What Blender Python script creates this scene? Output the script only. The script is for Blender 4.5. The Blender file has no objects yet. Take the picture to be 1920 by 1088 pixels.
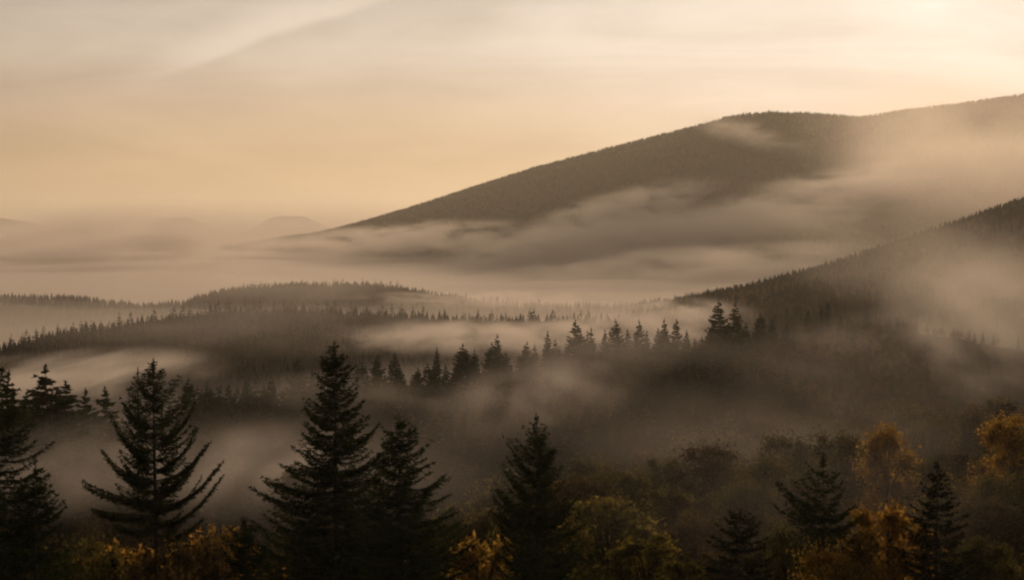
import bpy, math
import numpy as np
from mathutils import Vector
rng = np.random.default_rng(7)
sc = bpy.context.scene
C = sc.collection
F = 3583.0            # focal length in photo pixels (1920 wide)
TA = 124.0 / F        # camera pitch: eye level is at row 420
CA, SA = 1 / math.sqrt(1 + TA * TA), TA / math.sqrt(1 + TA * TA)
ZC = 150.0            # eye height over the valley floor datum

def at(px, py, D):
    u = (px - 960) / F; v = (544 - py) / F
    dy = CA + v * SA; dz = -SA + v * CA
    s = D / dy
    return u * s, D, ZC + dz * s
def px_of(x, y):
    return 960 + F * x / np.maximum(y, 1) / CA * 1.0

# ---------------------------------------------------------------- materials
def newmat(name):
    m = bpy.data.materials.new(name); m.use_nodes = True
    nt = m.node_tree; nt.nodes.clear()
    return m, nt, nt.nodes.new('ShaderNodeOutputMaterial')
def leaf_mat(name, c1, c2, scale=0.6, trans=0.3, var=1.):
    m, nt, out = newmat(name); N = nt.nodes; L = nt.links
    tc = N.new('ShaderNodeNewGeometry')
    no = N.new('ShaderNodeTexNoise'); no.inputs['Scale'].default_value = scale; no.inputs['Detail'].default_value = 5
    L.new(tc.outputs['Position'], no.inputs['Vector'])
    r = N.new('ShaderNodeValToRGB'); r.color_ramp.elements[0].position = .38; r.color_ramp.elements[1].position = .64
    r.color_ramp.elements[0].color = (*c1, 1); r.color_ramp.elements[1].color = (*c2, 1)
    L.new(no.outputs['Fac'], r.inputs['Fac'])
    col = r.outputs['Color']
    hv = N.new('ShaderNodeHueSaturation')
    ra = N.new('ShaderNodeMapRange'); ra.inputs['To Min'].default_value = 1 - .45 * var; ra.inputs['To Max'].default_value = 1 + .5 * var
    L.new(tc.outputs['Random Per Island'], ra.inputs['Value'])
    L.new(ra.outputs[0], hv.inputs['Value']); L.new(col, hv.inputs['Color'])
    d = N.new('ShaderNodeBsdfDiffuse'); t = N.new('ShaderNodeBsdfTranslucent'); mx = N.new('ShaderNodeMixShader')
    mx.inputs[0].default_value = trans
    L.new(hv.outputs[0], d.inputs[0]); L.new(hv.outputs[0], t.inputs[0])
    L.new(d.outputs[0], mx.inputs[1]); L.new(t.outputs[0], mx.inputs[2]); L.new(mx.outputs[0], out.inputs['Surface'])
    return m
def bark_mat(name, c1, c2):
    m, nt, out = newmat(name); N = nt.nodes; L = nt.links
    tc = N.new('ShaderNodeTexCoord'); mp = N.new('ShaderNodeMapping'); mp.inputs['Scale'].default_value = (6, 6, 1.2)
    no = N.new('ShaderNodeTexNoise'); no.inputs['Scale'].default_value = 2.5; no.inputs['Detail'].default_value = 6
    r = N.new('ShaderNodeValToRGB'); r.color_ramp.elements[0].position = .35; r.color_ramp.elements[1].position = .65
    r.color_ramp.elements[0].color = (*c1, 1); r.color_ramp.elements[1].color = (*c2, 1)
    b = N.new('ShaderNodeBump'); b.inputs['Strength'].default_value = .6
    p = N.new('ShaderNodeBsdfPrincipled'); p.inputs['Roughness'].default_value = .9
    L.new(tc.outputs['Object'], mp.inputs[0]); L.new(mp.outputs[0], no.inputs['Vector']); L.new(no.outputs['Fac'], r.inputs[0])
    L.new(r.outputs[0], p.inputs['Base Color']); L.new(no.outputs['Fac'], b.inputs['Height']); L.new(b.outputs[0], p.inputs['Normal'])
    L.new(p.outputs[0], out.inputs['Surface'])
    return m
NEEDLE = leaf_mat('spruce_needles', (.017, .027, .007), (.052, .066, .018), .5, .25)
NEEDLE_DK = leaf_mat('spruce_needles_dark', (.012, .016, .007), (.028, .032, .012), .5, .2)
NEEDLE_FAR = leaf_mat('forest_needles', (.011, .013, .007), (.050, .043, .020), .009, .2, .35)
ORANGE = leaf_mat('orange_leaves', (.20, .105, .022), (.46, .24, .04), .5, .5)
GOLD = leaf_mat('gold_leaves', (.24, .13, .025), (.52, .29, .05), .4, .5)
OLIVE = leaf_mat('olive_leaves', (.06, .053, .016), (.17, .125, .027), .35, .4)
YGREEN = leaf_mat('yellow_green_leaves', (.09, .07, .016), (.28, .20, .035), .7, .5)
RUST = leaf_mat('rust_leaves', (.055, .04, .018), (.14, .085, .03), .3, .4)
BROWN = leaf_mat('autumn_forest_leaves', (.055, .042, .02), (.16, .095, .035), .012, .3, .5)
BARK = bark_mat('bark', (.03, .022, .016), (.07, .055, .04))

# ---------------------------------------------------------------- helpers
def mesh_np(name, V, faces, mat):
    """V (n,3); faces (m,k) constant k"""
    me = bpy.data.meshes.new(name)
    V = np.ascontiguousarray(V, dtype=np.float32); faces = np.ascontiguousarray(faces, dtype=np.int32)
    k = faces.shape[1]
    me.vertices.add(len(V)); me.vertices.foreach_set('co', V.ravel())
    me.loops.add(faces.size); me.loops.foreach_set('vertex_index', faces.ravel())
    me.polygons.add(len(faces)); me.polygons.foreach_set('loop_start', np.arange(len(faces), dtype=np.int32) * k)
    me.update(calc_edges=True); me.validate()
    me.materials.append(mat)
    return me
def link(name, me, parent=None):
    o = bpy.data.objects.new(name, me); C.objects.link(o)
    if parent: o.parent = parent
    return o
def tag(o, label=None, cat=None, group=None, kind=None):
    if label: o['label'] = label
    if cat: o['category'] = cat
    if group: o['group'] = group
    if kind: o['kind'] = kind
    return o
def empty(name, loc=(0, 0, 0), rz=0.):
    o = bpy.data.objects.new(name, None); C.objects.link(o); o.location = loc; o.rotation_euler.z = rz
    o.empty_display_size = .5
    return o

def vnoise(x, y, seed=0):
    """smooth value noise, vectorised"""
    x = np.asarray(x, float); y = np.asarray(y, float)
    xi = np.floor(x); yi = np.floor(y); fx = x - xi; fy = y - yi
    fx = fx * fx * (3 - 2 * fx); fy = fy * fy * (3 - 2 * fy)
    def h(a, b):
        s = np.sin(a * 127.1 + b * 311.7 + seed * 74.7) * 43758.5453
        return s - np.floor(s)
    return (h(xi, yi) * (1 - fx) + h(xi + 1, yi) * fx) * (1 - fy) + (h(xi, yi + 1) * (1 - fx) + h(xi + 1, yi + 1) * fx) * fy
def fbm(x, y, seed=0, o=4):
    s = 0; a = .5
    for i in range(o):
        s = s + a * (vnoise(x, y, seed + i) - .5); x = x * 2.03; y = y * 2.03; a *= .5
    return s

# ---------------------------------------------------------------- terrain
def crest(tab, tree, Dtab):
    """table of (px, py of tree tops) -> ground height of the crest per px"""
    px = np.array([t[0] for t in tab], float); py = np.array([t[1] for t in tab], float)
    dp = np.array([t[0] for t in Dtab], float); dd = np.array([t[1] for t in Dtab], float)
    D = np.interp(px, dp, dd)
    z = np.array([at(a, b, c)[2] for a, b, c in zip(px, py, D)]) - tree
    return px, z, dp, dd
R2 = crest([(-700, 720), (0, 715), (100, 722), (200, 760), (300, 840), (420, 1000)], 16, [(0, 265)])
R3 = crest([(-300, 860), (200, 790), (300, 745), (360, 728), (560, 712), (700, 692), (800, 682), (900, 675), (960, 655), (1080, 652), (1250, 640), (1340, 618),
            (1450, 602), (1600, 576), (1680, 562), (1780, 580), (1920, 610), (2600, 640)], 12, [(350, 480), (560, 500), (900, 560), (1340, 620), (1700, 740), (1920, 800)])
R4 = crest([(-700, 690), (-200, 655), (0, 640), (100, 612), (200, 600), (300, 585), (400, 572), (500, 568), (640, 572), (800, 582), (900, 588), (1100, 590), (1250, 592), (1500, 600), (2600, 600)],
           10, [(0, 1050), (1200, 1150)])
R5 = crest([(-700, 545), (0, 548), (150, 552), (260, 566), (340, 560), (390, 545), (440, 534), (550, 526), (700, 526), (780, 536), (900, 556), (1300, 570), (2600, 570)], 11, [(0, 1700), (1200, 1750)])
R6 = crest([(900, 700), (1100, 620), (1200, 580), (1310, 550), (1400, 530), (1500, 503), (1600, 472), (1700, 440), (1800, 409), (1920, 366), (2300, 240), (2700, 170)], 12,
           [(1200, 1450), (1920, 1900), (2300, 2200)])
R7 = crest([(-700, 640), (100, 560), (300, 490), (430, 462), (520, 446), (600, 436), (680, 415), (760, 392), (840, 366), (920, 340), (1000, 315), (1100, 289), (1200, 263), (1280, 243),
            (1360, 221), (1400, 214), (1440, 211), (1520, 214), (1610, 220), (1700, 206), (1800, 194), (1920, 178), (2300, 150), (2700, 130)], 9,
           [(300, 5600), (600, 5300), (1000, 5000), (1440, 4700), (1620, 4900), (2000, 5000)])
R8 = crest([(-700, 400), (-60, 405), (0, 407), (30, 412), (90, 425), (230, 440), (300, 420), (330, 409), (350, 408), (375, 417), (450, 440), (488, 420), (508, 409), (530, 404), (548, 405), (566, 404), (585, 411), (604, 421), (640, 440), (900, 400), (1500, 380), (2700, 380)],
           0, [(0, 12500)])
def prof(y, tab):
    return np.interp(y, [t[0] for t in tab], [t[1] for t in tab])
def ground(x, y):
    x = np.asarray(x, float); y = np.asarray(y, float)
    px = 960 + F * x / np.maximum(y, 8.0)
    px = np.clip(px, -700, 2650)
    r = np.hypot(x, y)
    d = np.where(y > 0, np.maximum(y, 0), 0)
    left = prof(d, [(0, -1.8), (8, -3), (30, -12), (60, -24), (100, -31), (160, -40), (250, -52), (400, -68), (600, -84), (1000, -105), (2500, -150), (60000, -170)])
    right = prof(d, [(0, -1.8), (8, -3), (30, -11), (60, -20), (100, -26), (180, -34), (300, -46), (450, -58), (700, -72), (1000, -95), (2500, -150), (60000, -170)])
    w = np.clip((px - 850) / 500, 0, 1); w = w * w * (3 - 2 * w)
    w = np.where(d < 60, .5 + (w - .5) * d / 60, w)
    z = ZC + left * (1 - w) + right * w
    for (P, wf, wb) in ((R2, 60, 60), (R3, 110, 55), (R4, 130, 110), (R5, 170, 200), (R6, 520, 420), (R7, 1150, 1500), (R8, 1500, 2500)):
        cx, cz, dp, dd = P
        D = np.interp(px, dp, dd); H = np.interp(px, cx, cz)
        t = (y - D)
        e = np.where(t < 0, np.exp(-(np.abs(t) / wf) ** 2), np.exp(-(t / wb) ** 2))
        z = z + np.maximum(H - z, 0) * e
    amp = np.clip((r - 120) / 1500, 0, 1)
    crest7 = np.exp(-((y - np.interp(px, R7[2], R7[3])) / 400) ** 2)
    z = z + fbm(x / 260, y / 260, 3) * 26 * amp * np.clip((r - 900) / 3000, 0, 1) * (1 - .9 * crest7) + fbm(x / 22, y / 22, 9) * 2.2 * np.clip((r - 20) / 60, 0, 1)
    return z
def build_ground():
    th = np.concatenate([np.radians(np.linspace(-180, -34, 30)[:-1]), np.radians(np.linspace(-34, 34, 460)), np.radians(np.linspace(34, 180, 30)[1:])])
    rr = np.concatenate([[1.5], 3 * (45000 / 3) ** (np.linspace(0, 1, 420))])
    T, R = np.meshgrid(th, rr)
    X = R * np.sin(T); Y = R * np.cos(T)
    Z = ground(X, Y)
    n, m = X.shape
    V = np.stack([X, Y, Z], -1).reshape(-1, 3)
    i, j = np.meshgrid(np.arange(n - 1), np.arange(m - 1), indexing='ij')
    a = (i * m + j).ravel()
    Fq = np.stack([a, a + 1, a + m + 1, a + m], -1)
    V = np.concatenate([V, [[0, 0, ground(0, 0)]]])
    me_f = Fq
    m_, nt, out = newmat('forest_floor'); N = nt.nodes; L = nt.links
    g = N.new('ShaderNodeNewGeometry'); no = N.new('ShaderNodeTexNoise'); no.inputs['Scale'].default_value = .05; no.inputs['Detail'].default_value = 9
    no.inputs['Roughness'].default_value = .65
    r = N.new('ShaderNodeValToRGB'); r.color_ramp.elements[0].position = .35; r.color_ramp.elements[1].position = .68
    r.color_ramp.elements[0].color = (.020, .020, .010, 1); r.color_ramp.elements[1].color = (.060, .045, .022, 1)
    b = N.new('ShaderNodeBump'); b.inputs['Distance'].default_value = 4
    d = N.new('ShaderNodeBsdfDiffuse')
    L.new(g.outputs['Position'], no.inputs['Vector']); L.new(no.outputs['Fac'], r.inputs[0]); L.new(r.outputs[0], d.inputs[0])
    L.new(no.outputs['Fac'], b.inputs['Height']); L.new(b.outputs[0], d.inputs['Normal']); L.new(d.outputs[0], out.inputs['Surface'])
    o = link('ground', mesh_np('ground', V, me_f, m_)); tag(o, kind='structure')
    for p in o.data.polygons: p.use_smooth = True
build_ground()

# ---------------------------------------------------------------- conifers
def tris(P, Dr, Nn, ln, w):
    """blades: base P, direction Dr, width dir Nn"""
    a = P - Nn * (w * .5)[:, None]; b = P + Nn * (w * .5)[:, None]; c = P + Dr * ln[:, None]
    return np.stack([a, b, c], 1).reshape(-1, 3)
def norm(v): return v / np.maximum(np.linalg.norm(v, axis=-1, keepdims=True), 1e-6)
def tube(pts, rad, sides=6):
    pts = np.array(pts, float); n = len(pts)
    d = norm(np.gradient(pts, axis=0)); ref = np.array([0, 0, 1.]) if abs(d[0][2]) < .8 else np.array([1., 0, 0])
    s = norm(np.cross(d, ref)); u = np.cross(s, d)
    a = np.linspace(0, 2 * np.pi, sides, endpoint=False)
    V = pts[:, None, :] + (np.cos(a)[None, :, None] * s[:, None, :] + np.sin(a)[None, :, None] * u[:, None, :]) * np.array(rad)[:, None, None]
    V = V.reshape(-1, 3); Fq = []
    for i in range(n - 1):
        for j in range(sides):
            k = (j + 1) % sides
            Fq.append((i * sides + j, i * sides + k, (i + 1) * sides + k, (i + 1) * sides + j))
    return V, np.array(Fq)
def cat_quads(parts):
    Vs, Fs, o = [], [], 0
    for V, f in parts:
        Vs.append(V); Fs.append(f + o); o += len(V)
    return np.concatenate(Vs), np.concatenate(Fs)

def conifer(seed, H, left, right, base, whorl=.42, nb=6, tw=.13, tuft=5, tl=.18, twid=.068, droop=.25, up=.45, gap=.15, lean=0., twl=.30, limbs=True, irregular=.25, extra=(), topup=.40):
    """left/right: (distance below apex, half width) in metres. Returns (trunkV,F),(limbV,F),(crownV)"""
    r = np.random.default_rng(seed)
    lx = np.array([p[0] for p in left], float); ly = np.array([p[1] for p in left], float)
    rx = np.array([p[0] for p in right], float); ry = np.array([p[1] for p in right], float)
    bow = r.uniform(-.15, .15, 2)
    def axis(z):                      # trunk centre at height z
        q = z / H
        return np.array([lean * (q - 1) + bow[0] * math.sin(q * 3.1), bow[1] * math.sin(q * 3.1), z])
    zs = np.linspace(0, H, 12)
    tr = .011 * H
    trunk = tube([axis(z) for z in zs], [max(tr * (1 - z / H) ** .8, .018) for z in zs], 8)
    crown = []; limb = []
    br = []
    z = H - .12
    # leader
    ld = []
    for k in range(30 if tuft > 2 else 8 * tuft):
        q = r.uniform(0, .06 * H) if tuft < 3 else r.uniform(0, .9)
        a = r.uniform(0, 6.28); ld.append((H - q, a))
    q = np.array([H - l[0] for l in ld]); aa = np.array([l[1] for l in ld])
    P0 = np.stack([axis(l[0]) for l in ld]); d0 = norm(np.stack([np.cos(aa), np.sin(aa), np.full(len(aa), 1.1)], -1))
    n0 = norm(np.cross(d0, r.normal(0, 1, (len(aa), 3))))
    crown.append(tris(P0, d0, n0, np.minimum(.06 + .35 * q, tl * 1.1), np.full(len(aa), min(twid, .12))))
    while z > base:
        q = H - z
        for k in range(nb if q > 1 else 4):
            if r.random() < gap: continue
            a = 2 * math.pi * (k + r.uniform(-.4, .4)) / nb + z * 2.4
            s = math.cos(a)
            Ll = np.interp(q, lx, ly); Lr = np.interp(q, rx, ry); Lm = .5 * (Ll + Lr)
            L = (Lm + (Lr - Lm) * max(s, 0) + (Ll - Lm) * max(-s, 0)) * (1 + irregular * r.uniform(-.7, .7))
            if L < .08: continue
            topf = max(0., 1 - q / (.22 * H))
            br.append((z + r.uniform(-.15, .15), a, L, -droop * (1 - topf) + topup * topf, up * r.uniform(.7, 1.25)))
        z -= whorl * r.uniform(.75, 1.25)
    for e in extra: br.append(e)
    for (z0, a, L, s0, upc) in br:
        o = axis(min(z0, H)); ca, sa = math.cos(a), math.sin(a)
        rad = np.array([ca, sa, 0]); side = np.array([-sa, ca, 0])
        n = max(2, int(L / tw)); t = (np.arange(n) + r.random(n)) / n
        t = .10 + .90 * t if L > 1 else t
        ph = r.uniform(0, 6.28); wob = .05 * L
        def pos(t):
            t = np.atleast_1d(t)
            return o + rad * (L * t)[:, None] + side * (wob * np.sin(3 * t + ph))[:, None] + np.array([0, 0, 1.]) * (L * (s0 * t + upc * t ** 2.3))[:, None]
        dz = (s0 + 2.3 * upc * t ** 1.3)
        ax = norm(rad[None] + np.array([0, 0, 1.])[None] * dz[:, None])
        P = pos(t)
        if limbs and L > .7:
            tt = np.linspace(0, .93, 6)
            limb.append(tube(pos(tt), list(np.linspace(.014 * L + .008, .006, 6)), 4))
        for sgn in (-1, 1):
            l = (twl * L * (1 - t) ** .7 * .8 + min(.16, .2 * L)) * r.uniform(.5, 1.2, n)
            l = np.minimum(l, 1.1)
            phi = r.uniform(.6, 1.15, n)
            dirt = norm(ax * np.cos(phi)[:, None] + side[None] * (sgn * np.sin(phi))[:, None] + np.array([0, 0, -1.]) * r.uniform(-.05, .55, n)[:, None])
            m = tuft
            sfr = (np.arange(m)[None] + r.random((n, m))) / m
            B = P[:, None] + dirt[:, None] * (l[:, None] * sfr)[..., None]
            dj = norm(dirt[:, None] + r.normal(0, .45, (n, m, 3)))
            nn = norm(np.cross(dj, r.normal(0, 1, (n, m, 3))))
            ln = min(tl, .6 * L) * r.uniform(.6, 1.3, n * m); ww = twid * r.uniform(.7, 1.3, n * m)
            crown.append(tris(B.reshape(-1, 3), dj.reshape(-1, 3), nn.reshape(-1, 3), ln, ww))
        # needles hugging the limb
        dj = norm(ax + r.normal(0, .5, (n, 3))); nn = norm(np.cross(dj, r.normal(0, 1, (n, 3))))
        crown.append(tris(P, dj, nn, min(tl, .6 * L) * 1.2 * r.uniform(.7, 1.2, n), np.full(n, twid * 1.4)))
    cv = np.concatenate(crown)
    return trunk, (cat_quads(limb) if limb else None), cv
def tri_faces(V): return np.arange(len(V)).reshape(-1, 3)

ex = {}
def place_spruce(kind, label, px, py, D, left, right, base_below, mat=NEEDLE, seed=1, lean_px=0, sink=.3, group=None, limbs_px=(), **kw):
    """apex seen at (px,py) at distance D; widths in photo px measured below the apex"""
    m = D / F
    ax, ay, az = at(px, py, D)
    gz = float(ground(ax, ay)) - sink
    H = az - gz
    left = [(0, 1), (14, 5)] + [q for q in left if q[0] > 18]; right = [(0, 1), (14, 5)] + [q for q in right if q[0] > 18]
    L = [(a * m, b * m) for a, b in left]; Rr = [(a * m, b * m) for a, b in right]
    lean = -lean_px * m
    ext = []
    for (below, dx, rise) in limbs_px:         # where it leaves the trunk, reach, rise of the tip
        q = rise / abs(dx); s0 = q * .25 - .08
        for k in range(3):
            ext.append((H - (below + (k - 1) * 4) * m, (math.pi if dx < 0 else 0) + (k - 1) * .13 + .05, abs(dx) * m * (1, .93, .85)[k], s0, q - s0))
    kw['extra'] = ext
    tr, lb, cv = conifer(seed, H, L, Rr, max(H - base_below * m, .8), lean=lean, **kw)
    root = empty(kind, (ax, ay, gz)); tag(root, label, 'spruce tree', group)
    link('trunk', mesh_np('trunk', tr[0], tr[1], BARK), root)
    if lb is not None: link('limbs', mesh_np('limbs', lb[0], lb[1], BARK), root)
    link('crown', mesh_np('crown', cv, tri_faces(cv), mat), root)
    return root

# the named spruces in front
place_spruce('spruce_tree', 'sparse spruce with long upswept limbs and bare lower trunk above orange bushes', 287, 672, 105,
    [(0, 4), (40, 19), (80, 38), (120, 54), (160, 62), (200, 60), (265, 70), (300, 50), (330, 20)],
    [(0, 4), (40, 21), (80, 42), (120, 62), (170, 76), (230, 70), (270, 72), (320, 60), (345, 40), (370, 20)],
    345, seed=11, lean_px=18, droop=.25, up=.75, gap=.30, whorl=.46, nb=6, twl=.24, irregular=.40, tuft=6, twid=.065, tw=.10,
    limbs_px=[(185, -84, 72), (235, -102, 58), (272, -140, 34), (300, -120, 10), (215, 80, 78), (160, 78, 70), (255, 96, 90), (285, 132, 92), (320, 128, 96), (235, 104, 74), (130, -62, 50), (200, -60, 50), (345, 90, 40), (330, -80, 12)])
place_spruce('spruce_tree', 'tallest dark spruce with narrow pointed top, in the middle left front', 627, 640, 105,
    [(0, 4), (50, 26), (110, 38), (150, 55), (200, 62), (250, 90), (310, 130), (370, 165), (440, 185), (700, 200)],
    [(0, 4), (50, 28), (110, 42), (160, 58), (200, 78), (260, 90), (330, 110), (440, 140), (700, 180)],
    700, seed=23, droop=.18, up=.45, gap=.10, irregular=.35, whorl=.36, nb=7, mat=NEEDLE,
    limbs_px=[(165, -58, 36), (200, -60, 22), (250, -95, 10), (290, -140, 30), (205, 82, 45), (255, 88, 40), (320, -160, 40)])
place_spruce('spruce_tree', 'broad dark spruce overlapping the right side of the tallest spruce', 747, 776, 98,
    [(0, 4), (50, 28), (90, 48), (150, 60), (250, 110), (500, 150)], [(0, 4), (40, 26), (90, 52), (150, 84), (220, 112), (280, 130), (320, 142), (500, 165)],
    600, seed=31, droop=.15, up=.40, gap=.08, irregular=.3, whorl=.36, nb=7)
place_spruce('spruce_tree', 'slender spruce with ragged spiky limbs beside yellow-green leafy tree', 1005, 775, 105,
    [(0, 4), (50, 18), (90, 48), (140, 66), (190, 74), (260, 84), (500, 110)], [(0, 4), (40, 18), (70, 34), (110, 30), (150, 52), (210, 72), (300, 90), (500, 120)],
    520, seed=42, droop=.22, up=.75, gap=.16, irregular=.35, whorl=.38, nb=7,
    limbs_px=[(115, -46, 42), (160, -62, 48), (190, -78, 40), (110, 36, 42), (215, -88, 25), (200, 70, 30), (240, 92, 30)])
place_spruce('spruce_tree', 'large dark spruce cut off by the left edge of the photo', -12, 668, 92,
    [(0, 4), (100, 40), (300, 100), (600, 140)], [(0, 4), (50, 24), (90, 36), (130, 48), (170, 60), (200, 84), (260, 80), (300, 90), (600, 130)],
    600, seed=55, droop=.2, up=.5, gap=.12, irregular=.5)
place_spruce('spruce_tree', 'low dense spruce in the bottom left corner', 66, 862, 84,
    [(0, 4), (60, 34), (120, 54), (230, 86), (400, 100)], [(0, 4), (50, 26), (110, 44), (150, 60), (230, 76), (400, 95)],
    420, seed=61, droop=.15, up=.4, gap=.08, irregular=.3)
place_spruce('spruce_tree', 'thin spruce with bare straight trunk between two golden trees, lower right', 1543, 846, 103,
    [(0, 4), (40, 18), (80, 62), (120, 84), (170, 66), (230, 60)], [(0, 4), (50, 22), (100, 40), (140, 52), (200, 70), (240, 40)],
    235, seed=72, droop=.1, up=.55, gap=.2, irregular=.4, limbs_px=[(110, -80, 44), (130, -62, 30), (150, 66, 20)])
place_spruce('spruce_tree', 'dark conical spruce right of the bright orange tree, lower right', 1758, 858, 104,
    [(0, 4), (50, 22), (110, 45), (180, 66), (260, 80), (400, 90)], [(0, 4), (50, 20), (110, 48), (180, 64), (260, 84), (400, 90)],
    380, seed=83, droop=.12, up=.35, gap=.1, irregular=.3, mat=NEEDLE_DK)
place_spruce('spruce_tree', 'squat almost black spruce at the bottom edge, with rounded top', 1388, 952, 96,
    [(0, 8), (20, 22), (60, 44), (110, 62), (160, 72), (300, 80)], [(0, 8), (20, 22), (60, 46), (110, 64), (160, 76), (300, 84)],
    300, seed=94, droop=.12, up=.3, gap=.05, irregular=.2, mat=NEEDLE_DK)
place_spruce('spruce_tree', 'smaller fainter spruce half hidden behind the sparse upswept spruce', 258, 690, 170,
    [(0, 3), (30, 10), (60, 18), (100, 26), (140, 30), (300, 50)], [(0, 3), (40, 12), (90, 22), (300, 40)],
    300, seed=99, droop=.1, up=.5, gap=.15, whorl=.5, tuft=3, tl=.22, twid=.07)
place_spruce('spruce_tree', 'small dark spruce tip in front of orange bushes, left of tallest spruce', 455, 965, 92,
    [(0, 3), (40, 18), (120, 45), (200, 60)], [(0, 3), (40, 20), (120, 50), (200, 60)],
    300, seed=101, droop=.1, up=.7, gap=.25, irregular=.5)

# ---------------------------------------------------------------- spruces further off: kinds copied
def proto_spruce(seed, H, w, lod):
    pr = [(0, .004 * H), (.05 * H, .09 * w), (.15 * H, .27 * w), (.4 * H, .62 * w), (.7 * H, .9 * w), (.93 * H, w), (H, w)]
    if lod == 0:
        return conifer(seed, H, pr, pr, .07 * H, whorl=.50, nb=6, tw=.22, tuft=3, tl=.36, twid=.23, droop=.15, up=.35, gap=.16, irregular=.35, limbs=False, topup=.05)
    return conifer(seed, H, pr, pr, .05 * H, whorl=.8, nb=5, tw=.45, tuft=1, tl=.75, twid=.32, droop=.15, up=.3, gap=.15, irregular=.4, limbs=False, topup=.05)
MID = []
for i, (s, w) in enumerate(((1, 2.4), (2, 3.0), (3, 2.0), (4, 2.7), (5, 1.7))):
    tr, _, cv = proto_spruce(200 + s, 13., w, 0)
    MID.append((mesh_np('trunk', tr[0], tr[1], BARK), mesh_np('crown', cv, tri_faces(cv), NEEDLE)))
FARN = []
for s in range(3):
    pr = [(0, .1), (2, .8), (5, 1.6), (12, 2.6)]
    FARN.append(conifer(330 + s, 12., pr, pr, .6, whorl=.6, nb=6, tw=.32, tuft=2, tl=.42, twid=.22, droop=.15, up=.3, gap=.12, irregular=.4, limbs=False)[2])
FARP = []
for i, (s, w) in enumerate(((1, 2.5), (2, 3.0), (3, 2.0), (4, 2.3))):
    tr, _, cv = proto_spruce(300 + s, 12., w, 1)
    q = tr[1]; FARP.append(np.concatenate([cv, tr[0][np.concatenate([q[:, :3], q[:, [0, 2, 3]]])[::2].ravel()]]))
SMALL = [mesh_np('spruce_tree', cv, tri_faces(cv), NEEDLE_FAR) for cv in FARP]
taken = []
def mid_spruce(px, py, D, label, group=None, v=None, hmin=6., hmax=22., wid=1.):
    x, y, z = at(px, py, D)
    gz = float(ground(x, y)) - .3
    H = min(max(z - gz, hmin), hmax)
    v = int(rng.integers(len(MID))) if v is None else v
    root = empty('spruce_tree', (x, y, z - H), rng.uniform(0, 6.28)); s = H / 13.
    root.scale = (s * wid, s * wid, s); tag(root, label, 'spruce tree', group)
    link('trunk', MID[v][0], root); link('crown', MID[v][1], root)
    taken.append((x, y, 2.5)); return root
GL2 = 'spruces on the misty knoll at the left'
for a in ((17, 693, 240, 'narrow spruce rising right beside the large spruce at the left edge', 4, 1.),
          (84, 684, 265, 'tallest pointed spruce on the misty knoll at the left', 0, 1.25),
          (50, 735, 250, 'short bushy spruce top left of the tallest knoll spruce', 1, 1.),
          (123, 714, 270, 'spruce stepping down just right of the tallest knoll spruce', 3, 1.2),
          (106, 745, 290, 'low spruce tucked between the two taller knoll spruces', 2, 1.),
          (160, 727, 340, 'pale fog-faded spruce, first of two alone right of the knoll', 4, 1.),
          (196, 724, 330, 'pale fog-faded spruce, second of two alone right of the knoll', 2, 1.15)):
    mid_spruce(a[0], a[1], a[2], a[3], GL2, a[4], wid=a[5] * 1.4)
GL3 = 'spruces along the middle tree line'
named3 = [(352, 710, 470, 'single bushy spruce starting the middle tree line just right of upswept spruce', 1, 1.1),
 (412, 722, 480, 'small faded spruce near the left start of the middle tree line', 2, 1.),
 (508, 705, 490, 'modest spruce left of the tall one in middle tree line', 0, 1.),
 (557, 672, 480, 'tall dark spruce in middle tree line, left beside the tallest front spruce', 3, 1.2),
 (585, 690, 495, 'narrow spruce squeezed beside the tallest front spruce\'s left side', 4, 1.),
 (708, 664, 520, 'pointed spruce just right of the tallest front spruce, in the line', 3, 1.1),
 (680, 678, 515, 'round-topped spruce touching the tallest front spruce from behind', 1, 1.),
 (868, 645, 550, 'broad pale spruce faded by fog, mid tree line', 1, 1.4),
 (820, 650, 545, 'thin pale spire left of the broad faded spruce', 4, .9),
 (932, 627, 560, 'dark spruce starting the higher stretch of tree line', 0, .9),
 (1027, 619, 575, 'narrow spire left of the tall dark spruce in mid line', 4, 1.),
 (1079, 600, 575, 'tall dark spruce standing out of middle line, right of centre', 3, 1.15),
 (1108, 612, 600, 'thin grey spruce right behind the tall dark mid-line spruce', 2, .9),
 (1155, 600, 590, 'dark spruce with leaning dense crown, second tall one in mid line', 1, 1.),
 (1198, 600, 600, 'dark dense spruce right of the leaning one in mid line', 0, 1.),
 (1246, 596, 620, 'pale spruce right of the dense dark mid-line group', 2, 1.),
 (1268, 598, 625, 'last pale spruce before the gap in mid line', 3, .9),
 (1347, 563, 600, 'tallest spruce of the dark clump at right end of mid line', 3, 1.2),
 (1379, 567, 610, 'second tallest spruce of the dark clump at mid line\'s right end', 0, 1.1)]
for a in named3: mid_spruce(a[0], a[1], a[2], a[3], GL3, a[4], wid=a[5])
def Dof(P, px): return float(np.interp(px, P[2], P[3]))
def rowtop(tab, px): return float(np.interp(px, [t[0] for t in tab], [t[1] for t in tab]))
top3 = [(360, 722), (560, 705), (640, 690), (760, 668), (850, 665), (915, 655), (965, 630), (1100, 630), (1250, 618), (1300, 615), (1340, 600), (1450, 595), (1600, 570), (1700, 560), (1920, 600)]
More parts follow.
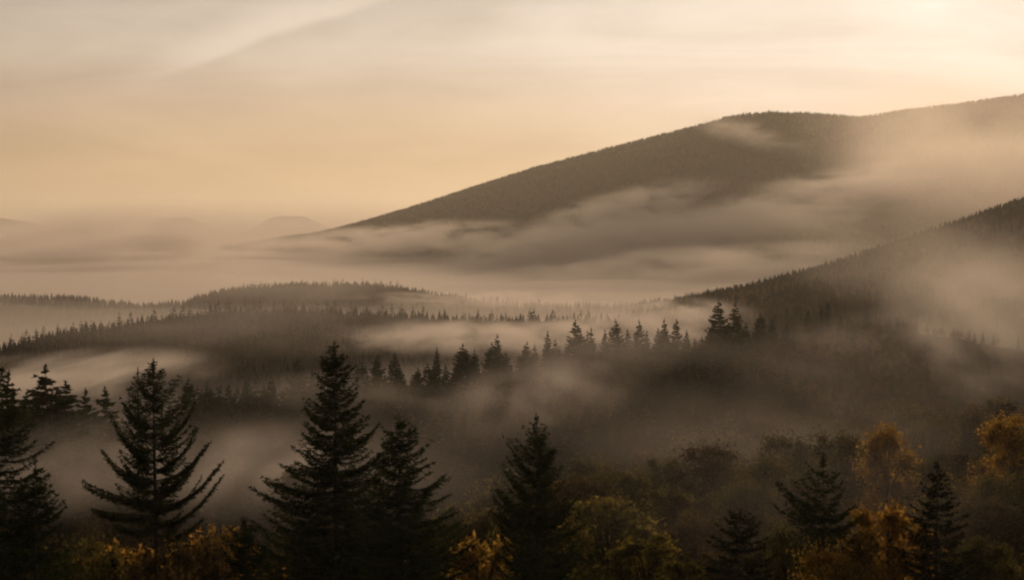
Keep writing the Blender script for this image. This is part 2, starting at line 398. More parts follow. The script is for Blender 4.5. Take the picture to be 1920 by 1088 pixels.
for px in np.concatenate([np.arange(370, 1330, 14.5), np.arange(1330, 1625, 12)]):
    if rng.random() < .12: continue
    p = px + rng.uniform(-9, 9); D = Dof(R3, p) + rng.uniform(-22, 14)
    lab = ('fog-faded spruce among many in left half of middle tree line' if p < 900 else
           'spruce among others in the dark stretch right of centre tree line' if p < 1320 else
           'spruce among many on tree line climbing towards the right slope')
    mid_spruce(p, rowtop(top3, p) + rng.uniform(-12, 30) , D, lab, lab.replace('spruce', 'spruces', 1), wid=rng.uniform(.8, 1.3), hmin=6, hmax=22 if p < 1500 else 9)
def small_spruce(px, py, D, label, group, wid=1., hmin=6., hmax=18.):
    x, y, z = at(px, py, D); gz = float(ground(x, y)) - .5
    H = min(max(z - gz, hmin), hmax)
    o = link('spruce_tree', SMALL[int(rng.integers(len(SMALL)))]); o.location = (x, y, z - H); o.rotation_euler.z = rng.uniform(0, 6.28)
    s = H / 12.; o.scale = (s * wid, s * wid, s); tag(o, label, 'spruce tree', group); taken.append((x, y, 2.5))
top4 = [(0, 636), (100, 606), (200, 592), (300, 578), (400, 562), (500, 562), (640, 566), (800, 576), (900, 582), (1100, 580), (1290, 585)]
for px in np.arange(-5, 1290, 14.):
    p = px + rng.uniform(-6, 6)
    lab = 'small dark spruce on crest of wooded ridge amid left fog' if p < 650 else 'tiny fog-faded spruce on far crest behind the middle tree line'
    small_spruce(p, rowtop(top4, p) + rng.uniform(-5, 14), Dof(R4, p) + rng.uniform(-25, 15), lab, lab.replace('spruce', 'spruces', 1), wid=rng.uniform(.8, 1.15))
top5 = [(390, 545), (440, 531), (550, 524), (700, 524), (760, 531)]
for px in np.arange(392, 750, 11.):
    p = px + rng.uniform(-4, 4); lab = 'tiny spruce on thin wooded strip surfacing from fog, left'
    small_spruce(p, rowtop(top5, p) + rng.uniform(-4, 5), 1690 + rng.uniform(-20, 20), lab, 'tiny spruces on the thin strip in the fog')

# ---------------------------------------------------------------- broadleaf trees
def broadleaf(seed, H, W, nclump=34, leaves=230, ls=.22, cb=.16):
    r = np.random.default_rng(seed)
    parts = [tube([(0, 0, 0), (.05 * W * r.uniform(-1, 1), .05 * W * r.uniform(-1, 1), .3 * H), (.1 * r.uniform(-1, 1) * W, .1 * r.uniform(-1, 1) * W, .62 * H)], [.022 * H, .016 * H, .008 * H], 8)]
    out = []
    for k in range(nclump):
        a = r.uniform(0, 6.28); q = r.random() ** .42
        zz = cb + (1 - cb) * r.random()
        env = math.sin(math.pi * min(max((zz - cb) / (1 - cb) * .68 + .24, 0), 1)) ** .6
        c = np.array([math.cos(a) * q * W * .46 * env, math.sin(a) * q * W * .46 * env, zz * H * .93])
        rc = W * r.uniform(.08, .20)
        parts.append(tube([(0, 0, max(.15, zz - .3) * H * .8), c * [.5, .5, 1] + [0, 0, -.06 * H], c], [.007 * H, .004 * H, .002 * H], 4))
        n = int(leaves * r.uniform(.6, 1.3))
        d = norm(r.normal(0, 1, (n, 3))) * (np.minimum(np.abs(r.normal(0, .6, n)), r.uniform(.8, 1.15, n)))[:, None] * rc * np.array([1.25, 1.25, 1.0])
        P = c + d
        dj = norm(r.normal(0, 1, (n, 3)) + [0, 0, -.2]); nn = norm(np.cross(dj, r.normal(0, 1, (n, 3))))
        out.append(tris(P, dj, nn, ls * r.uniform(.6, 1.5, n), ls * .8 * r.uniform(.6, 1.3, n)))
    return cat_quads(parts), np.concatenate(out)
BL = [broadleaf(500 + i, 10., w, n, l) for i, (w, n, l) in enumerate(((8., 70, 190), (6., 52, 190), (9., 84, 180), (5., 44, 200)))]
BLm = {}
def bl_mesh(v, mat):
    if (v, mat.name) not in BLm:
        BLm[(v, mat.name)] = mesh_np('crown', BL[v][1], tri_faces(BL[v][1]), mat)
    if (v, 't') not in BLm: BLm[(v, 't')] = mesh_np('trunk', BL[v][0][0], BL[v][0][1], BARK)
    return BLm[(v, mat.name)], BLm[(v, 't')]
def leafy(px, py, D, label, mat, v, wid=1., name='broadleaf_tree', group=None, hmin=5., hmax=16.):
    x, y, z = at(px, py, D); gz = float(ground(x, y)) - .3
    H = min(max(z - gz, hmin), hmax); s = H / 9.9
    root = empty(name, (x, y, z - H), rng.uniform(0, 6.28)); root.scale = (s * wid, s * wid, s)
    tag(root, label, 'broadleaf tree', group)
    c, t = bl_mesh(v, mat); link('trunk', t, root); link('crown', c, root)
    taken.append((x, y, 4.)); return root
leafy(1665, 790, 190, 'golden tree with rounded lobed crown above the bright orange one', GOLD, 1, .8)
leafy(1662, 925, 106, 'bright orange tree between the two lower right spruces', ORANGE, 3, 1.0)
leafy(1622, 985, 103, 'smaller orange tree at left foot of the bright orange one', ORANGE, 1, .7)
leafy(1905, 775, 200, 'golden tree cut off by the right edge', GOLD, 0, .85)
leafy(1575, 808, 205, 'olive-gold tree left of the golden rounded one', OLIVE, 0, .9)
leafy(1480, 812, 215, 'olive tree with flat wide crown above the dark hollow, right', OLIVE, 2, .9)
leafy(1330, 830, 210, 'brown-olive wide tree at the left of the dim right thicket', RUST, 2, 1.)
leafy(1140, 925, 130, 'yellow-green leafy tree just right of the slender ragged spruce', YGREEN, 1, 1.2)
leafy(1215, 990, 118, 'lower olive tree right of the yellow-green leafy tree', YGREEN, 3, 1.3)
leafy(905, 985, 120, 'orange-brown bush between the broad and the slender spruce', GOLD, 3, .9)
leafy(865, 935, 150, 'dull olive tree top behind the broad dark spruce', OLIVE, 1, .9)
leafy(415, 985, 120, 'orange leafy tree right of the upswept spruce\'s trunk', ORANGE, 1, 1.1)
leafy(225, 1000, 118, 'orange leafy tree left of the upswept spruce\'s trunk', ORANGE, 3, 1.1)
leafy(150, 1010, 112, 'olive-gold leafy tree between corner spruce and upswept spruce', OLIVE, 0, .8)
leafy(330, 1015, 100, 'low rusty leafy bush directly behind the upswept spruce\'s trunk', RUST, 2, .8)
leafy(565, 850, 135, 'thin pale leafy tree peeking left of the tallest spruce', OLIVE, 3, .6)
leafy(1480, 985, 118, 'dark olive bush between squat spruce and thin spruce', OLIVE, 2, .8)
leafy(1560, 1020, 100, 'low gold-olive bush at the foot of the thin bare-trunked spruce', GOLD, 2, .7)
leafy(1850, 930, 150, 'dim brown leafy tree right of the dark conical spruce', RUST, 2, 1.)
# a thicket of duller ones behind
k = 0
for (px, py, D) in [(1090, 880, 160), (1180, 880, 175), (1260, 905, 150), (1300, 960, 130), (1400, 900, 170), (1420, 860, 190), (1500, 900, 160), (1250, 850, 215), (1720, 850, 200), (1790, 840, 210),
                    (1860, 830, 220), (1740, 780, 250), (1810, 760, 265), (1880, 735, 290), (1690, 760, 270), (1620, 770, 260), (1790, 900, 170), (1900, 890, 160), (1030, 900, 170), (960, 905, 165),
                    (1540, 780, 260), (1460, 790, 265), (1380, 800, 260), (1300, 800, 270), (1200, 830, 255), (1120, 850, 230), (1850, 1000, 120), (1700, 1010, 125), (1280, 1030, 110)]:
    mat = (RUST, OLIVE, OLIVE)[k % 3]; k += 1
    leafy(px + rng.uniform(-8, 8), py + rng.uniform(-6, 6), D, 'dim brown-green leafy tree in the shaded thicket of the right foreground', mat, int(rng.integers(4)), rng.uniform(.85, 1.1), group='leafy trees of the shaded right thicket')

# ---------------------------------------------------------------- forest masses (uncountable)
def scatter(n, ylo, yhi, pxlo, pxhi, seed, spacing):
    r = np.random.default_rng(seed)
    y = np.sqrt(r.uniform(ylo ** 2, yhi ** 2, n)); px = r.uniform(pxlo, pxhi, n); x = (px - 960) / F * y
    key = np.floor(x / spacing).astype(np.int64) * 100003 + np.floor(y / spacing).astype(np.int64)
    _, i = np.unique(key, return_index=True)
    return x[i], y[i]
def stamp(cvs, X, Y, Z, S, Wd, seed, ang=None):
    r = np.random.default_rng(seed); out = []
    v = r.integers(len(cvs), size=len(X)); a = r.uniform(0, 6.28, len(X))
    for k, cv in enumerate(cvs):
        m = v == k; c, s = np.cos(a[m]), np.sin(a[m])
        x = (cv[None, :, 0] * c[:, None] - cv[None, :, 1] * s[:, None]) * (S[m] * Wd[m])[:, None] + X[m][:, None]
        y = (cv[None, :, 0] * s[:, None] + cv[None, :, 1] * c[:, None]) * (S[m] * Wd[m])[:, None] + Y[m][:, None]
        z = cv[None, :, 2] * S[m][:, None] + Z[m][:, None]
        out.append(np.stack([x, y, z], -1).reshape(-1, 3))
    return np.concatenate(out)
def jag(seed, H, W, tiers, sides):
    """a small spruce for distances over a kilometre"""
    r = np.random.default_rng(seed); T = []
    for t in range(tiers):
        z0 = H * (.06 + .80 * t / tiers); z1 = min(H, z0 + H * (1.5 / tiers) + .1 * H); w = W * (1 - t / tiers * .85)
        for k in range(sides):
            a = 2 * math.pi * (k + r.uniform(-.3, .3)) / sides; ww = w * r.uniform(.6, 1.15); da = 3.6 / sides
            T += [(math.cos(a - da) * ww, math.sin(a - da) * ww, z0), (math.cos(a + da) * ww * .9, math.sin(a + da) * ww * .9, z0 + .1 * H * r.uniform(-.3, .6)), (0, 0, z1)]
    return np.array(T, float)
def tuftball(seed, H, W, n, ls):
    r = np.random.default_rng(seed); d = norm(r.normal(0, 1, (n, 3))) * (r.random(n) ** .35)[:, None]
    lump = 1 + .25 * np.sin(d[:, :1] * 7 + seed) * np.cos(d[:, 1:2] * 6)
    P = d * lump * [W, W, H * .38] + [0, 0, H * .60]
    dj = norm(r.normal(0, 1, (n, 3))); nn = norm(np.cross(dj, r.normal(0, 1, (n, 3))))
    return tris(P, dj, nn, ls * r.uniform(.6, 1.3, n), ls * r.uniform(.5, 1., n))
J1 = [jag(700 + i, 12, w, 5, 6) for i, w in enumerate((2.6, 3.0, 2.2, 2.8))]
J2 = [jag(720 + i, 12, w, 2, 5) for i, w in enumerate((3.0, 3.6))]
B1 = [tuftball(740 + i, 10, w, 90, 1.5) for i, w in enumerate((3.6, 4.4, 3.0))]
B2 = [tuftball(760 + i, 10, w, 22, 3.4) for i, w in enumerate((4., 4.6))]
B0 = [tuftball(780 + i, 10, w, 420, .55) for i, w in enumerate((3.4, 4.2, 2.8))]
tk = np.array(taken)
con, dec = [], []
def clear(x, y):
    m = np.ones(len(x), bool)
    for (a, b, rr) in taken:
        m &= (x - a) ** 2 + (y - b) ** 2 > rr * rr
    return m
def mass(n, ylo, yhi, pl, pr, seed, sp, cset, dset, pdec, h0, h1):
    x, y = scatter(n, ylo, yhi, pl, pr, seed, sp); m = clear(x, y); x, y = x[m], y[m]
    r = np.random.default_rng(seed + 1); z = ground(x, y) - .4
    mixn = fbm(x / 90, y / 90, 5) * 2.2 + pdec
    isd = r.random(len(x)) < mixn; S = r.uniform(h0, h1, len(x)); W = r.uniform(.8, 1.25, len(x))
    S = np.where((960 + F * x / y > 1480) & (y > 540) & (y < 900), S * .55, S)
    c = ~isd
    if c.any(): con.append(stamp(cset, x[c], y[c], z[c], S[c], W[c], seed + 2))
    if isd.any(): dec.append(stamp(dset, x[isd], y[isd], z[isd], S[isd] * .85, W[isd], seed + 3))
mass(2500, 150, 330, -250, 2200, 1, 7.0, FARN, B0, .60, .55, .85)
mass(3000, 232, 320, -120, 300, 16, 4.2, FARN, B0, .45, .5, .85)
mass(7000, 330, 760, -250, 2200, 2, 6.0, FARP, B1, .15, .65, 1.1)
mass(9000, 440, 700, 340, 1750, 12, 4.2, FARP, B1, .75, .45, .8)
mass(16000, 760, 2100, -300, 2300, 3, 8.0, J1, B1, .25, .65, 1.0)
mass(50000, 2100, 5400, -100, 2300, 4, 9.0, J2, B2, .25, .6, 1.1)
mass(9000, 930, 1190, -150, 1400, 13, 4.6, J1, B1, .45, .62, .86)
mass(5000, 1600, 1790, -150, 900, 14, 6.0, J1, B1, .2, .65, .9)
mass(9000, 1250, 1950, 1150, 2050, 15, 7.0, J1, B1, .45, .6, .95)
# dense crest of the mountain
def crestline(P, pl, pr, n, seed, spread, hs):
    r = np.random.default_rng(seed); px = r.uniform(pl, pr, n); D = np.interp(px, P[2], P[3]) + r.normal(0, spread, n)
    x = (px - 960) / F * D; z = ground(x, D) - .4; S = r.uniform(*hs, n) ; con.append(stamp(J2 if spread > 60 else J1, x, D, z, S, r.uniform(.7, 1.1, n), seed))
crestline(R7, 250, 2100, 6000, 21, 130, (.45, 1.15))
crestline(R7, 400, 1300, 700, 23, 60, (.5, 1.3))
crestline(R6, 1150, 2100, 900, 22, 40, (.6, 1.1))
cv = np.concatenate(con); o = link('conifer_forest', mesh_np('conifer_forest', cv, tri_faces(cv), NEEDLE_FAR)); tag(o, 'dark conifer forest covering the misty slopes and mountain', 'forest', kind='stuff')
cv = np.concatenate(dec); o = link('autumn_forest', mesh_np('autumn_forest', cv, tri_faces(cv), BROWN)); tag(o, 'brown autumn broadleaf forest mixed through the misty slopes', 'forest', kind='stuff')

# ---------------------------------------------------------------- air: haze, fog sea, mist banks
def box_mesh(name, lo, hi, mat):
    V = np.array([(x, y, z) for x in (lo[0], hi[0]) for y in (lo[1], hi[1]) for z in (lo[2], hi[2])], float)
    Fq = np.array([(0, 1, 3, 2), (4, 6, 7, 5), (0, 4, 5, 1), (2, 3, 7, 6), (0, 2, 6, 4), (1, 5, 7, 3)])
    return mesh_np(name, V, Fq, mat)
HAZE_D, HAZE_G = 4.7e-5, .48
hm, nt, out = newmat('haze_air')
pv = nt.nodes.new('ShaderNodeVolumePrincipled'); pv.inputs['Density'].default_value = HAZE_D
pv.inputs['Color'].default_value = (.95, .84, .69, 1); pv.inputs['Anisotropy'].default_value = HAZE_G
nt.links.new(pv.outputs[0], out.inputs['Volume'])
zlo = float(ground(np.array([0.]), np.array([44000.]))[0]) - 80
tag(link('haze', box_mesh('haze', (-46000, -46000, zlo), (46000, 46000, ZC + 620), hm)), 'thin warm haze filling the air over the valley', 'haze', kind='stuff')

FOG_C = (.95, .82, .715, 1); FOG_G = .35
def fog_sea():
    m, nt, out = newmat('fog_sea_air')
    pv = nt.nodes.new('ShaderNodeVolumePrincipled'); pv.inputs['Density'].default_value = .0030
    pv.inputs['Color'].default_value = FOG_C; pv.inputs['Anisotropy'].default_value = FOG_G
    nt.links.new(pv.outputs[0], out.inputs['Volume'])
    u = np.linspace(-.62, .62, 120); y = 700 * (17000 / 700) ** np.linspace(0, 1, 110)
    U, Y = np.meshgrid(u, y); X = U * Y
    Z = ZC - 61 + fbm(X / 500, Y / 700, 31) * 26 + fbm(X / 130, Y / 160, 33) * 12
    Z = np.where(Y < 1250, ZC - 61 + (Z - ZC + 61) * .4, Z) - np.clip((1300 - Y) / 200, 0, 1) * 9 - np.clip((850 - Y) / 120, 0, 1) * 8 - np.clip((1150 - Y) / 120, 0, 1) * np.clip((700 - 960 - F * U) / 150, 0, 1) * 7
    n, mm = X.shape; top = np.stack([X, Y, Z], -1).reshape(-1, 3); bot = top.copy(); bot[:, 2] = ZC - 300
    i, j = np.meshgrid(np.arange(n - 1), np.arange(mm - 1), indexing='ij'); a = (i * mm + j).ravel()
    q = np.stack([a, a + 1, a + mm + 1, a + mm], -1); K = n * mm; qb = q[:, ::-1] + K
    def wall(idx):
        idx = np.array(idx); return np.stack([idx[1:], idx[:-1], idx[:-1] + K, idx[1:] + K], -1)
    border = [wall(np.arange(mm)), wall((np.arange(n) * mm + mm - 1)), wall(((n - 1) * mm + np.arange(mm))[::-1]), wall((np.arange(n) * mm)[::-1])]
    me = mesh_np('valley_fog', np.concatenate([top, bot]), np.concatenate([q, qb] + border), m)
    tag(link('valley_fog', me), 'sea of pinkish fog filling the valley below the mountain', 'fog', kind='stuff')
fog_sea()

def fog_mat(name, dens, sc_, seed, lo=.40, hi=.66, g=FOG_G, tilt=0., step=1.):
    m, nt, out = newmat(name); N = nt.nodes; L = nt.links
    tc = N.new('ShaderNodeTexCoord')
    ln = N.new('ShaderNodeVectorMath'); ln.operation = 'LENGTH'; L.new(tc.outputs['Object'], ln.inputs[0])
    fo = N.new('ShaderNodeMapRange'); fo.interpolation_type = 'SMOOTHERSTEP'
    fo.inputs['From Min'].default_value = 1.; fo.inputs['From Max'].default_value = .15
    L.new(ln.outputs['Value'], fo.inputs['Value'])
    g_ = N.new('ShaderNodeNewGeometry')
    mp = N.new('ShaderNodeMapping'); mp.inputs['Rotation'].default_value = (0, tilt, 0); mp.inputs['Scale'].default_value = sc_
    mp.inputs['Location'].default_value = (seed * 3.7, seed * 1.3, seed * 7.1)
    L.new(g_.outputs['Position'], mp.inputs[0])
    no = N.new('ShaderNodeTexNoise'); no.inputs['Scale'].default_value = 1; no.inputs['Detail'].default_value = 5; no.inputs['Roughness'].default_value = .52
    no.inputs['Distortion'].default_value = .3
    L.new(mp.outputs[0], no.inputs['Vector'])
    mr = N.new('ShaderNodeMapRange'); mr.interpolation_type = 'SMOOTHSTEP'; mr.inputs['From Min'].default_value = lo; mr.inputs['From Max'].default_value = hi
    L.new(no.outputs['Fac'], mr.inputs['Value'])
    a = N.new('ShaderNodeMath'); a.operation = 'MULTIPLY'; L.new(fo.outputs[0], a.inputs[0]); L.new(mr.outputs[0], a.inputs[1])
    b = N.new('ShaderNodeMath'); b.operation = 'MULTIPLY'; L.new(a.outputs[0], b.inputs[0]); b.inputs[1].default_value = dens
    pv = N.new('ShaderNodeVolumePrincipled'); pv.inputs['Color'].default_value = FOG_C; pv.inputs['Anisotropy'].default_value = g
    L.new(b.outputs[0], pv.inputs['Density']); L.new(pv.outputs[0], out.inputs['Volume'])
    m.cycles.volume_step_rate = step
    return m
def ball(mat):
    V, Fs = [], []
    nu, nv = 20, 12
    for i in range(nv + 1):
        p = math.pi * i / nv
        for j in range(nu):
            a = 2 * math.pi * j / nu; V.append((math.sin(p) * math.cos(a) * 1.02, math.sin(p) * math.sin(a) * 1.02, math.cos(p) * 1.02))
    for i in range(nv):
        for j in range(nu):
            k = (j + 1) % nu; Fs.append((i * nu + j, (i + 1) * nu + j, (i + 1) * nu + k, i * nu + k))
    return mesh_np('mist_bank', np.array(V), np.array(Fs), mat)
bank_i = 0
def bank(px, py, D, wpx, hpx, depth, tau, label, tilt_deg=0., lo=.36, hi=.66, ns=1., g=FOG_G):
    """ellipsoid of mist: centre, half sizes in px at its distance, half depth in m, tau = optical depth through the middle"""
    global bank_i; bank_i += 1
    x, y, z = at(px, py, D); w = wpx * D / F; h = hpx * D / F
    sc_ = (2.6 / w * ns * max(1, w / (h * 4.)) ** .5, 1.1 / depth, 1.5 / h * ns)
    dens = tau / (depth * .55)
    m = fog_mat('mist_air', dens, sc_, bank_i * 1.37, lo, hi, g, math.radians(tilt_deg), step=.8)
    o = link('mist_bank', ball(m)); o.location = (x, y, z); o.scale = (w, depth, h); o.rotation_euler = (0, -math.radians(tilt_deg), 0)
    tag(o, label, 'mist', kind='stuff'); return o
BANKS = [
 # near the mountain
 (1150, 462, 3300, 440, 74, 500, 3.8, 'pale mist lying along the foot of the mountain', 8, .27, .62, 1.4),
 (1140, 408, 3500, 270, 58, 350, 2.0, 'thin wisp curling up the lower mountain face', 16, .32, .70, 1.5),
 (1480, 390, 3300, 340, 70, 450, 2.0, 'torn veil of mist on the right mountain flank', 14, .33, .66, 1.6),
 (1400, 252, 3900, 150, 34, 250, .6, 'small bright wisp just below the mountain hump', -16, .30, .85, .8),
 (1870, 300, 2900, 450, 200, 500, 1.15, 'bright haze patch on the right shoulder of the mountain', -10, .18, .78, .8, .55),
 (740, 452, 3600, 360, 44, 500, 2.2, 'low mist along the left tail of the mountain', 4, .36, .62, 1.3),
 (1300, 505, 2600, 520, 55, 500, 2.6, 'thick pale fog between the mountain foot and the right slope', 4),
 (120, 475, 3400, 600, 88, 700, 2.4, 'wide fog at the left horizon', 0, .34, .68, 1.2),
 (330, 446, 2700, 360, 74, 400, 1.6, 'loose puffs of fog over the far left valley', -4, .40, .66, 1.6),
 (500, 460, 8000, 1200, 100, 2500, 1.7, 'soft distant haze bank along the horizon', 0, .2, .6),
 (1700, 480, 1050, 480, 150, 150, .22, 'thin golden veil over the right wooded slope', -15, .1, .85, 1.1, .45),
 # middle
 (480, 610, 900, 760, 80, 70, .2, 'thin haze before the wooded ridge on the left', 0, .15, .8, .8),
 (450, 530, 1520, 620, 60, 120, .45, 'thin haze before the far wooded strip on the left', 0, .15, .8, .8),
 (920, 560, 1400, 330, 20, 120, 1.1, 'narrow fog strip behind the wooded ridge', 0),
 (880, 632, 800, 320, 42, 100, 1.4, 'warm fog lying in front of the wooded ridge', 0, .34, .66, 1.3),
 (1150, 622, 830, 340, 46, 110, 1.5, 'warm fog behind the dark tree clumps right of centre', 3, .28, .72, 1.2),
 (130, 706, 600, 330, 40, 150, 2.2, 'pale fog pool behind the left knoll spruces', 0),
 (1270, 585, 900, 190, 34, 120, .9, 'soft mist in the dip beyond the middle tree line', 0),
 (1800, 560, 1000, 150, 200, 200, .5, 'mist plume rising over the right slope', -30, .32, .72, 1.3),
 (1840, 590, 620, 190, 230, 120, .8, 'mist plume drifting in front of the right tree line', -32, .40, .68, 1.7),
 (1650, 640, 450, 420, 70, 90, .16, 'thin grey mist on the right wooded slope', 10, .3, .7),
 (640, 735, 440, 330, 48, 40, .12, 'thin brown veil before the left half of the middle tree line', -4, .25, .7),
 # near
 (1150, 655, 535, 330, 65, 30, .16, 'faint haze in front of the dark tree clumps right of centre', 0, .15, .8, .8),
 (1500, 930, 122, 620, 190, 10, .035, 'faint brown haze among the trees of the right thicket', 0, .1, .8, .7),
 (560, 880, 122, 620, 170, 12, .11, 'faint brown haze just behind the front spruces', 0, .1, .8, .7),
 (460, 862, 350, 260, 72, 70, .45, 'brownish mist in the hollow behind the front spruces', 0, .3, .7),
 (1000, 740, 380, 300, 80, 80, .40, 'brown-grey mist sliding below the middle tree line', 10, .3, .7),
 (150, 870, 210, 280, 110, 35, .35, 'dim mist below the left knoll spruces', 0, .3, .7),
 (1450, 800, 235, 640, 130, 45, .12, 'faint grey mist over the dim right thicket', 5, .2, .7),
]
for b in BANKS: bank(*b)

# ---------------------------------------------------------------- sky and light
SUN_AZ, SUN_EL = math.radians(13.0), math.radians(8.5)
sd = Vector((math.sin(SUN_AZ) * math.cos(SUN_EL), math.cos(SUN_AZ) * math.cos(SUN_EL), math.sin(SUN_EL)))
sl = bpy.data.lights.new('sun', 'SUN'); sl.energy = 2.3; sl.angle = math.radians(6); sl.color = (1, .77, .535)
so = bpy.data.objects.new('sun', sl); C.objects.link(so); so.rotation_euler = (-sd).to_track_quat('-Z', 'Y').to_euler()

w = bpy.data.worlds.new('World'); sc.world = w; w.use_nodes = True
nt = w.node_tree; N = nt.nodes; L = nt.links; N.clear()
wo = N.new('ShaderNodeOutputWorld'); bg = N.new('ShaderNodeBackground'); bg.inputs['Strength'].default_value = .1; L.new(bg.outputs[0], wo.inputs[0])
sky = N.new('ShaderNodeTexSky'); sky.sky_type = 'NISHITA'; sky.sun_disc = False; sky.sun_elevation = SUN_EL; sky.sun_rotation = SUN_AZ; sky.dust_density = 3; sky.air_density = 1.2
tc = N.new('ShaderNodeTexCoord'); sep = N.new('ShaderNodeSeparateXYZ'); L.new(tc.outputs['Generated'], sep.inputs[0])
def math_(op, a, b=None, clamp=False):
    n = N.new('ShaderNodeMath'); n.operation = op; n.use_clamp = clamp
    for i, v in enumerate((a, b)):
        if v is None: continue
        if isinstance(v, (int, float)): n.inputs[i].default_value = v
        else: L.new(v, n.inputs[i])
    return n.outputs[0]
def mixc(f, a, b, mode='MIX'):
    n = N.new('ShaderNodeMix'); n.data_type = 'RGBA'; n.blend_type = mode
    for i, v in ((0, f), (6, a), (7, b)):
        if isinstance(v, (int, float)): n.inputs[i].default_value = v
        elif isinstance(v, tuple): n.inputs[i].default_value = v
        else: L.new(v, n.inputs[i])
    return n.outputs[2]
# veil of high cloud: warm near the horizon, greyer higher up
rp = N.new('ShaderNodeValToRGB'); el = rp.color_ramp.elements
def lin(r, g, b): return tuple(((v / 255) ** 2.2) for v in (r, g, b)) + (1,)
L.new(math_('MULTIPLY', sep.outputs['Z'], 3.0, True), rp.inputs[0])
el[0].position = 0; el[0].color = lin(187, 152, 121)
el[1].position = .05; el[1].color = lin(199, 163, 123)
for p, c in ((.10, lin(200, 166, 131)), (.17, lin(197, 169, 144)), (.25, lin(192, 173, 153)), (.36, lin(184, 171, 158)), (.8, lin(150, 142, 135)), (1., lin(120, 118, 118))):
    e = el.new(p); e.color = c
dot = N.new('ShaderNodeVectorMath'); dot.operation = 'DOT_PRODUCT'; L.new(tc.outputs['Generated'], dot.inputs[0]); dot.inputs[1].default_value = sd
dp = dot.outputs['Value']
pos = math_('MAXIMUM', dp, 0.)
g1 = math_('POWER', pos, 60.); g2 = math_('POWER', pos, 9.); 
back = N.new('ShaderNodeMapRange'); back.inputs['From Min'].default_value = -.6; back.inputs['From Max'].default_value = .9; back.inputs['To Min'].default_value = .19; back.inputs['To Max'].default_value = 1.
back.interpolation_type = 'SMOOTHSTEP'; L.new(dp, back.inputs['Value'])
# cloud streaks
mp = N.new('ShaderNodeMapping'); mp.inputs['Scale'].default_value = (3.4, 3.4, 22); mp.inputs['Rotation'].default_value = (0, math.radians(14), 0); L.new(tc.outputs['Generated'], mp.inputs[0])
n1 = N.new('ShaderNodeTexNoise'); n1.inputs['Scale'].default_value = 1.3; n1.inputs['Detail'].default_value = 5; n1.inputs['Roughness'].default_value = .5; n1.inputs['Distortion'].default_value = .8; L.new(mp.outputs[0], n1.inputs['Vector'])
st = N.new('ShaderNodeMapRange'); st.inputs['From Min'].default_value = .34; st.inputs['From Max'].default_value = .66; st.inputs['To Min'].default_value = .74; st.inputs['To Max'].default_value = 1.04; L.new(n1.outputs['Fac'], st.inputs['Value'])
# one long bright streak high on the left
def pdir(px, py):
    x, y, z = at(px, py, 1000.); return Vector((x, y, z - ZC)).normalized()
A, B = pdir(330, 125), pdir(700, 0); nrm = A.cross(B).normalized()
if nrm.z < 0: nrm = -nrm
dn = N.new('ShaderNodeVectorMath'); dn.operation = 'DOT_PRODUCT'; L.new(tc.outputs['Generated'], dn.inputs[0]); dn.inputs[1].default_value = nrm
al = N.new('ShaderNodeVectorMath'); al.operation = 'DOT_PRODUCT'; L.new(tc.outputs['Generated'], al.inputs[0]); al.inputs[1].default_value = (B - A).normalized()
a0 = A.dot((B - A).normalized()); a1 = B.dot((B - A).normalized())
n2 = N.new('ShaderNodeTexNoise'); n2.inputs['Scale'].default_value = 9; n2.inputs['Detail'].default_value = 3; L.new(tc.outputs['Generated'], n2.inputs['Vector'])
off = math_('MULTIPLY', math_('SUBTRACT', n2.outputs['Fac'], .5), .02)
dd = math_('ADD', dn.outputs['Value'], off)
up_ = N.new('ShaderNodeMapRange'); up_.inputs['From Min'].default_value = -.0045; up_.inputs['From Max'].default_value = .001; up_.interpolation_type = 'SMOOTHSTEP'; L.new(dd, up_.inputs['Value'])
dnr = N.new('ShaderNodeMapRange'); dnr.inputs['From Min'].default_value = .022; dnr.inputs['From Max'].default_value = .002; dnr.interpolation_type = 'SMOOTHSTEP'; L.new(dd, dnr.inputs['Value'])
r1 = N.new('ShaderNodeMapRange'); r1.inputs['From Min'].default_value = a0 - .03; r1.inputs['From Max'].default_value = a0 + .03; r1.interpolation_type = 'SMOOTHSTEP'; L.new(al.outputs['Value'], r1.inputs['Value'])
r2 = N.new('ShaderNodeMapRange'); r2.inputs['From Min'].default_value = a1 + .06; r2.inputs['From Max'].default_value = a1 - .04; r2.interpolation_type = 'SMOOTHSTEP'; L.new(al.outputs['Value'], r2.inputs['Value'])
streak = math_('MULTIPLY', math_('MULTIPLY', up_.outputs[0], dnr.outputs[0]), math_('MULTIPLY', r1.outputs[0], r2.outputs[0]))
rg = N.new('ShaderNodeValToRGB'); L.new(math_('MULTIPLY', sep.outputs['Z'], 3.0, True), rg.inputs[0])
rg.color_ramp.elements[0].position = .08; rg.color_ramp.elements[0].color = lin(240, 202, 148)
rg.color_ramp.elements[1].position = .26; rg.color_ramp.elements[1].color = lin(240, 231, 222)
col = mixc(math_('MULTIPLY', g2, .6, True), rp.outputs[0], rg.outputs[0])
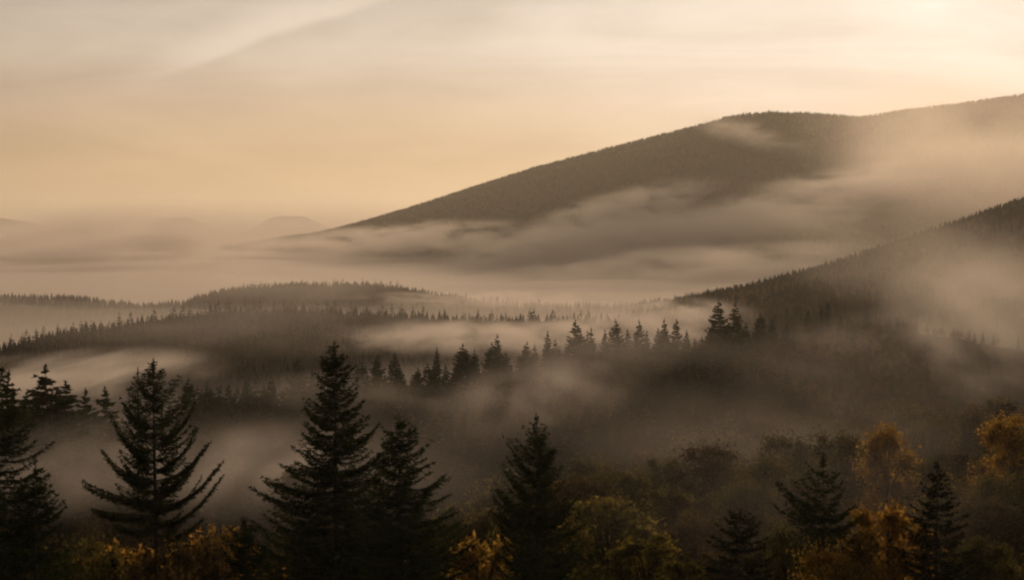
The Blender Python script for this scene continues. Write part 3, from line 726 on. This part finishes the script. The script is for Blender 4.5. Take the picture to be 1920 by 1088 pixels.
# whiter glow round the veiled sun
col = mixc(math_('MULTIPLY', g1, .85, True), col, (.98, .93, .89, 1))
col = mixc(1., col, st.outputs[0], 'MULTIPLY')
mp3 = N.new('ShaderNodeMapping'); mp3.inputs['Scale'].default_value = (9, 9, 24); mp3.inputs['Rotation'].default_value = (0, math.radians(-16), 0); L.new(tc.outputs['Generated'], mp3.inputs[0])
n3 = N.new('ShaderNodeTexNoise'); n3.inputs['Scale'].default_value = 1.6; n3.inputs['Detail'].default_value = 7; n3.inputs['Roughness'].default_value = .6; L.new(mp3.outputs[0], n3.inputs['Vector'])
s3 = N.new('ShaderNodeMapRange'); s3.inputs['From Min'].default_value = .3; s3.inputs['From Max'].default_value = .7; s3.inputs['To Min'].default_value = .93; s3.inputs['To Max'].default_value = 1.06; L.new(n3.outputs['Fac'], s3.inputs['Value'])
col = mixc(1., col, s3.outputs[0], 'MULTIPLY')
col = mixc(math_('MULTIPLY', streak, .5), col, (1., .86, .74, 1))
col = mixc(1., col, back.outputs[0], 'MULTIPLY')
vs = N.new('ShaderNodeVectorMath'); vs.operation = 'SCALE'; L.new(col, vs.inputs[0]); vs.inputs['Scale'].default_value = 9.5
fin = mixc(.97, sky.outputs[0], vs.outputs[0])
L.new(fin, bg.inputs[0])

# ---------------------------------------------------------------- camera and render
cam = bpy.data.cameras.new('camera'); co = bpy.data.objects.new('camera', cam); C.objects.link(co); sc.camera = co
cam.sensor_width = 36; cam.lens = 36 * F / 1920; cam.clip_start = .5; cam.clip_end = 90000
co.location = (0, 0, ZC); co.rotation_euler = (math.radians(90) - math.atan(TA), 0, 0)
sc.view_settings.view_transform = 'Standard'; sc.view_settings.look = 'None'; sc.view_settings.gamma = 1; sc.view_settings.exposure = 0
cy = sc.cycles
cy.use_denoising = True
try: cy.denoiser = 'OPENIMAGEDENOISE'
except Exception: pass
cy.max_bounces = 6; cy.diffuse_bounces = 2; cy.volume_bounces = 3; cy.transparent_max_bounces = 16; cy.transmission_bounces = 2
cy.volume_max_steps = 128
cy.use_adaptive_sampling = True; cy.adaptive_threshold = .02
cy.filter_width = 2.2
